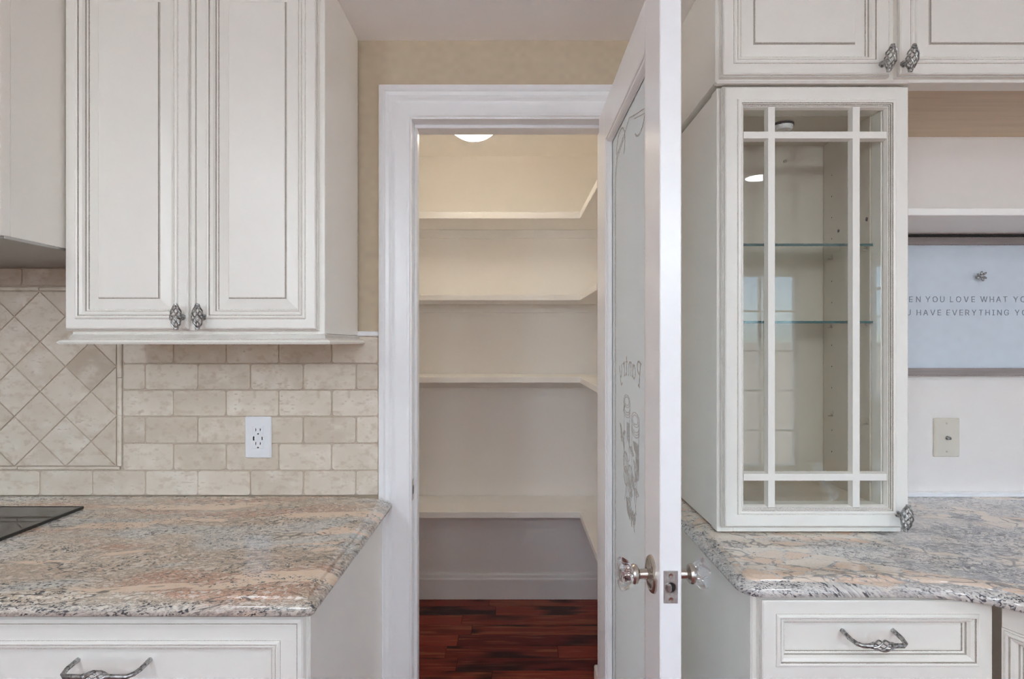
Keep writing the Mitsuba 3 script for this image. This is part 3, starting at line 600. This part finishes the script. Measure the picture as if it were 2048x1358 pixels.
# ------------------------------------------------------------------ power outlet on the tiles
ol = thing('power_outlet', 'white power outlet with charging ports on the stone tiles', 'outlet')
OX, OZ = -0.7542, 1.0884
obj('plate', rb(OX - 0.0394, OX + 0.0394, TF - 0.0065, TF - 0.0008, OZ - 0.0617, OZ + 0.0617, 0.0028), 'm_plate_white', ol)
obj('face', rb(OX - 0.0168, OX + 0.0168, TF - 0.0082, TF - 0.006, OZ - 0.034, OZ + 0.034, 0.001), 'm_plate_white', ol)
for dx, dz, w, h_ in ((-0.0055, 0.0225, 0.0011, 0.0044), (0.0075, 0.0225, 0.0011, 0.0036), (-0.0055, -0.0180, 0.0011, 0.0044), (0.0075, -0.0180, 0.0011, 0.0036), (-0.0120, -0.003, 0.0022, 0.0062), (0.0130, -0.003, 0.0016, 0.0046)):
    obj('slot', rb(OX + dx - w, OX + dx + w, TF - 0.0087, TF - 0.008, OZ + dz - h_, OZ + dz + h_, 0.0003), 'm_dark', ol)
for dz in (0.0105, -0.0300):
    obj('ground_hole', turn(lathe([(0, 0), (0.0023, 0), (0.0023, 0.0006), (0, 0.0006)], 16), [1, 0, 0], 90).apply_translation([OX + 0.001, TF - 0.0081, OZ + dz]), 'm_dark', ol)

# ------------------------------------------------------------------ niche wall, shelf, sign, cable plate
struct('wall_niche', bx(0.9, RIGHT, 1.652, WY, 0.9, 2.02), 'm_nichewall', 'smooth off-white back panel of the open niche', 'wall')
struct('trim_3', rb(0.905, RIGHT, 1.632, 1.652, TZ + 0.0003, 0.9270, 0.003), 'm_white', 'white strip where the niche wall meets the granite', 'trim')
sh = obj('niche_shelf', rb(0.935, 2.2, 1.394, 1.6515, 1.690, 1.7085, 0.0015), 'm_shelfwhite'); tag(sh, 'white shelf in the niche above the framed sign', 'shelf')
sg = thing('framed_sign', 'framed sign with grey lettering hanging in the niche', 'sign')
SX0, SX1 = 1.062, 1.68
obj('board', rb(SX0 + 0.01, SX1 - 0.01, 1.634, 1.648, 1.285, 1.668, 0.001), 'm_signface', sg)
fr = 0.0215
obj('backing', rb(SX0 + 0.004, SX1 - 0.004, 1.636, 1.6515, 1.6792, 1.6892, 0.0005), 'm_dark', sg, label='black strip painting the shaded gap above the frame')  # dark strip stands in for the shadow between frame and shelf
for a, b, c, e in ((SX0, SX1, 1.6572, 1.6792), (SX0, SX1, 1.2728, 1.2948), (SX0, SX0 + fr, 1.2948, 1.6572), (SX1 - fr, SX1, 1.2948, 1.6572)):
    obj('frame_strip', rb(a, b, 1.624, 1.6515, c, e, 0.0015), 'm_signwood', sg, label='weathered grey wood frame strip')
def lettered(words, h, z):
    ms = []
    for text, xa, xb in words:
        gs = [meshkit.text_mesh(c, h, 0.0006) for c in text]; wd = [np.ptp(g.bounds[:, 0]) for g in gs]; gap = (xb - xa - sum(wd)) / max(len(text) - 1, 1); x = xa
        for g, w in zip(gs, wd):
            v = g.vertices; v = np.stack([v[:, 0] - g.bounds[0][0] + x, 1.634 - v[:, 2], v[:, 1] + z], 1); ms.append(trimesh.Trimesh(v, g.faces, process=False)); x += w + gap
    return cat(ms)
obj('lettering', lettered([('WH', 1.1130, 1.1600), ('EN', 1.1721, 1.2059), ('YOU', 1.2207, 1.2766), ('LOVE', 1.2928, 1.3664), ('WHAT', 1.3826, 1.4621), ('YOU', 1.4798, 1.5357)], 0.0165, 1.4893), 'm_signtext', sg)
obj('lettering', lettered([('YOU', 1.1200, 1.1768), ('HAVE', 1.1942, 1.2663), ('EVERYTHING', 1.2825, 1.4666), ('YOU', 1.4842, 1.5400)], 0.0165, 1.4502), 'm_signtext', sg)
orn = [turn(lathe([(0, 0), (0.004, 0), (0.003, 0.012), (0.0062, 0.016), (0.0045, 0.021), (0, 0.022)], 14), [1, 0, 0], 90)]
for a, L in ((35, 0.017), (-20, 0.015), (80, 0.013), (-65, 0.013), (150, 0.011), (205, 0.010)):
    e = trimesh.creation.icosphere(2, 1.0); e.apply_scale([L / 2, 0.0028, 0.0036]); e.apply_translation([L / 2 + 0.003, 0, 0]); e.vertices[:, 2] += 0.10 * (e.vertices[:, 0] ** 2) * 18
    orn.append(shift(turn(e, [0, 1, 0], -a), (0, -0.016, 0)))
obj('ornament', shift(cat(orn), (1.3715, 1.634, 1.5632)), 'm_pewter', sg, smooth=40, label='small pewter flower shaped stud')
cp_ = thing('cable_plate', 'ivory wall plate with a cable socket in the niche', 'wall plate')
QX, QZ = 1.2945, 1.0875
obj('plate', rb(QX - 0.0385, QX + 0.0385, 1.6460, 1.6515, QZ - 0.058, QZ + 0.058, 0.003), 'm_plate_ivory', cp_)
for dz in (0.042, -0.042): obj('screw', turn(lathe([(0, 0), (0.0032, 0), (0.0026, 0.001), (0, 0.0012)], 14), [1, 0, 0], 90).apply_translation([QX - 0.001, 1.6458, QZ + dz]), 'm_nickel', cp_, smooth=30)
obj('cable_socket', turn(lathe([(0, 0), (0.006, 0), (0.006, 0.003), (0.0045, 0.003), (0.0045, 0.011), (0.0032, 0.011), (0.0032, 0.008), (0, 0.008)], 16), [1, 0, 0], 90).apply_translation([QX, 1.6458, QZ - 0.001]), 'm_pewter', cp_, smooth=30)

# ------------------------------------------------------------------ cabinet with the glass door, standing on the granite
gc = thing('display_cabinet', 'cream cabinet with a divided glass door standing on the granite', 'cabinet')
obj('side_panel', PIL(0.494, 0.512, 1.362, 1.6515, 0.9165, 1.9795), 'm_cream_plain', gc)
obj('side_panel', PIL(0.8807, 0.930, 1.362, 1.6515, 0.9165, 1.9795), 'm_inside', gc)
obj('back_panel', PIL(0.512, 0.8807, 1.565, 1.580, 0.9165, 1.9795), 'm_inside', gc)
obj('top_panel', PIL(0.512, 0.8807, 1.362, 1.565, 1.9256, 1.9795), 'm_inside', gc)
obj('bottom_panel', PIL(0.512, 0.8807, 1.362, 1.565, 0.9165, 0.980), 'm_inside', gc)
for a, b, c, e in ((0.4905, 0.530, 0.9165, 1.9795), (0.884, 0.932, 0.9165, 1.9795), (0.530, 0.884, 0.9165, 0.981), (0.530, 0.884, 1.926, 1.9795)):
    obj('frame_member', PIL(a, b, 1.326, 1.3615, c, e), 'm_cream_plain', gc)
gd = obj('door', front(panel(0.4987, 0.9388, 0.9315, 1.9765, OUT + [(0.0325, 0.0), (0.033, 0.001, 0.8), (0.0345, 0.004), (0.038, 0.005), (0.042, 0.0035), (0.0425, 0.001, 0.8), (0.0435, 0.001, 0.6), (0.045, 0.001), (0.0455, -0.003, 0.8), (0.047, -0.003), (0.0475, -0.006, 0.7), (0.049, -0.006), (0.052, -0.016), (0.052, -0.019)], False), 1.305), 'm_cream', gc)
MX, MZ = [(0.6055, 0.6215), (0.8055, 0.8220)], [(1.0435, 1.0595), (1.8525, 1.8685)]
X0, X1, Z0, Z1 = 0.5505, 0.8830, 0.9835, 1.9245
def bar(u0, u1, v0, v1, vertical):
    return front(panel(u0 - 0.003, u1 + 0.003, v0, v1, [(0, -0.018), (0, -0.0165), (0.0028, -0.0038, 0.12), (0.0032, -0.0032)]) if vertical else panel(u0, u1, v0 - 0.003, v1 + 0.003, [(0, -0.018), (0, -0.0165), (0.0028, -0.0038, 0.12), (0.0032, -0.0032)]), 1.305)
for a, b in MX: obj('muntin', bar(a, b, Z0 - 0.0062, Z1 + 0.0062, True), 'm_cream', gd)
for c, e in MZ: obj('muntin', bar(X0 - 0.0062, X1 + 0.0062, c, e, False), 'm_cream', gd)
for a, b in ((X0, MX[0][0]), (MX[0][1], MX[1][0]), (MX[1][1], X1)):
    for c, e in ((Z0, MZ[0][0]), (MZ[0][1], MZ[1][0]), (MZ[1][1], Z1)):
        obj('pane', (np.array([(a, 1.3225, c), (b, 1.3225, c), (b, 1.3225, e), (a, 1.3225, e)]), np.array([[0, 1, 2], [0, 2, 3]])), 'm_pane', gd)
knob(gd, 0.9095, 1.305, 0.9655, 6, 0, 0.030)
for i, (z, lab) in enumerate(((1.605, 'upper glass shelf inside the glass door cabinet'), (1.4165, 'lower glass shelf inside the glass door cabinet'))):
    s = thing('glass_shelf', lab, 'shelf')
    obj('sheet', bx(0.5135, 0.8795, 1.3505, 1.562, z, z + 0.006), 'm_shelfglass', s)
    obj('front_edge', rb(0.5135, 0.8795, 1.3485, 1.3505, z, z + 0.006, 0.0004), 'm_teal', s, label='dark teal polished edge')
def pin(x, y, z, key='shelf_pin', parent=gc):
    obj(key, cat([rb(x - 0.0012, x, y - 0.004, y + 0.004, z - 0.004, z + 0.012, 0.0005), rb(x - 0.012, x, y - 0.0035, y + 0.0035, z - 0.004, z - 0.001, 0.0006), tube([(x - 0.003, y, z + 0.002), (x, y, z + 0.002)], 0.003, 10)]), 'm_nickel', parent)
for z in (1.604, 1.4155): pin(0.8805, 1.375, z - 0.002); pin(0.8805, 1.524, z - 0.002)
pin(0.8805, 1.372, 1.170); pin(0.8805, 1.522, 1.171)
for y in (1.375, 1.524):
    for k in range(14):
        z = 1.07 + 0.0585 * k
        obj('pin_hole', shift(turn(lathe([(0, 0), (0.0017, 0), (0.0017, 0.0003), (0, 0.0003)], 10), [0, 1, 0], -90), (0.8806, y, z)), 'm_dark', gc) if y > 1.5 and min(abs(z - q) for q in (1.604, 1.4155, 1.171)) > 0.02 else None
for y, z in ((1.493, 1.671), (1.350 + 0.0, 1.676)):
    obj('bolt_hole', shift(turn(lathe([(0, 0), (0.0048, 0), (0.0048, 0.0004), (0, 0.0004)], 14), [0, 1, 0], -90), (0.8806, max(y, 1.3745), z)), 'm_dark', gc)
obj('screw', turn(lathe([(0, 0), (0.0055, 0), (0.0045, 0.002), (0, 0.0025)], 16), [1, 0, 0], 90).apply_translation([0.772, 1.565, 1.8815]), 'm_nickel', gc, smooth=30)
pk = obj('puck_light', shift(lathe([(0, 1.9256), (0.0255, 1.9256), (0.0255, 1.921), (0.0245, 1.920), (0.0240, 1.914), (0.021, 1.910), (0.012, 1.910), (0.010, 1.9125), (0, 1.9125)], 32), (0.690, 1.412, 0)), 'm_white', gc, smooth=30, label='small white puck lamp')
obj('metal_ring', shift(lathe([(0.0256, 1.9256), (0.0268, 1.9254), (0.0268, 1.9205), (0.0250, 1.9200)], 32), (0.690, 1.412, 0)), 'm_dark', pk)

# ------------------------------------------------------------------ top cabinet above niche and glass cabinet
tc = thing('wall_cabinet', 'cream top cabinet with raised panel doors above the niche and the glass door cabinet', 'cabinet')
obj('body', PIL(0.483, 1.80, 1.322, 1.6515, 1.9900, CEIL - 0.001), 'm_cream_plain', tc)
obj('underside', bx(0.932, 1.80, 1.345, 1.6515, 1.9835, 1.9900), 'm_rawwood', tc, label='bare tan wood underside')
obj('bottom_rail', PIL(0.932, 1.80, 1.300, 1.345, 1.9805, 2.000), 'm_cream_plain', tc)
obj('face_frame', rb(0.479, 1.80, 1.300, 1.3225, 1.9805, CEIL - 0.001, 0.0045), 'm_cream_plain', tc)
for a, b, kx, tl in ((0.4856, 0.8776, 0.8560, 9), (0.895, 1.30, 0.9050, 9)):
    d = obj('door', front(panel(a, b, 1.9875, 2.262, DOOR), 1.281), 'm_cream', tc)
    knob(d, kx, 1.281, 2.0135, tl, 0, 0.030)

# ------------------------------------------------------------------ base cabinets on the niche side
rc = thing('base_cabinet', 'cream base cabinet with a narrow drawer under the peach and grey granite', 'cabinet')
obj('body', PIL(0.475, 0.948, 1.094, 1.655, 0.1, 0.8755), 'm_cream_plain', rc)
obj('side_stile', PIL(0.4725, 0.476, 1.096, 1.150, 0.1, 0.8755), 'm_cream_plain', rc)
obj('toe_kick', bx(0.48, 0.94, 1.15, 1.65, 0.0, 0.1), 'm_cream_plain', rc)
d = obj('drawer', front(panel(0.4826, 0.9381, 0.710, 0.8725, DRAWER2), 1.075), 'm_cream', rc)
h, g = bar_handle(d, 0.6497, 0.7497, 1.075 + 0.0148, 0.8035, 0.047, 0.005)
scene[h] = mikit.ply(cat([trimesh.Trimesh(meshkit.WRITTEN[scene[h]['filename']][0], meshkit.WRITTEN[scene[h]['filename']][1], process=False), g]), 'm_pewter', smooth=40)
obj('door', front(panel(0.4826, 0.9381, 0.125, 0.700, DOOR), 1.075), 'm_cream', rc)
ac = thing('base_cabinet', 'cream angled base cabinet with a moulded door, turned away beside the narrow drawer', 'cabinet')
U = np.array([0.40, -0.917, 0]); U /= np.linalg.norm(U); N = np.array([-U[1], U[0], 0]) * -1
O = np.array([0.9415, 1.0700, 0])
def angled(m): return basis(m, O, U, N)
bm = rb(0, 0.5, 0.022, 0.5, 0.1, 0.8755, 0.0015)
obj('body', (O + bm.vertices[:, :1] * U + bm.vertices[:, 1:2] * -N + bm.vertices[:, 2:] * [0, 0, 1.0], bm.faces), 'm_cream_plain', ac)
obj('door', angled(panel(0.004, 0.46, 0.125, 0.8215, [(0, -0.019), (0, 0.0)] + mould(0.004) + [(0.060, -0.0105), (0.0615, -0.0085, 0.5), (0.0625, -0.0052, 0.75), (0.0645, -0.004)])), 'm_cream', ac)
obj('top_rail', angled(panel(0.004, 0.46, 0.8220, 0.8740, [(0, -0.019), (0, -0.001), (0.001, 0.0)])), 'm_cream', ac)
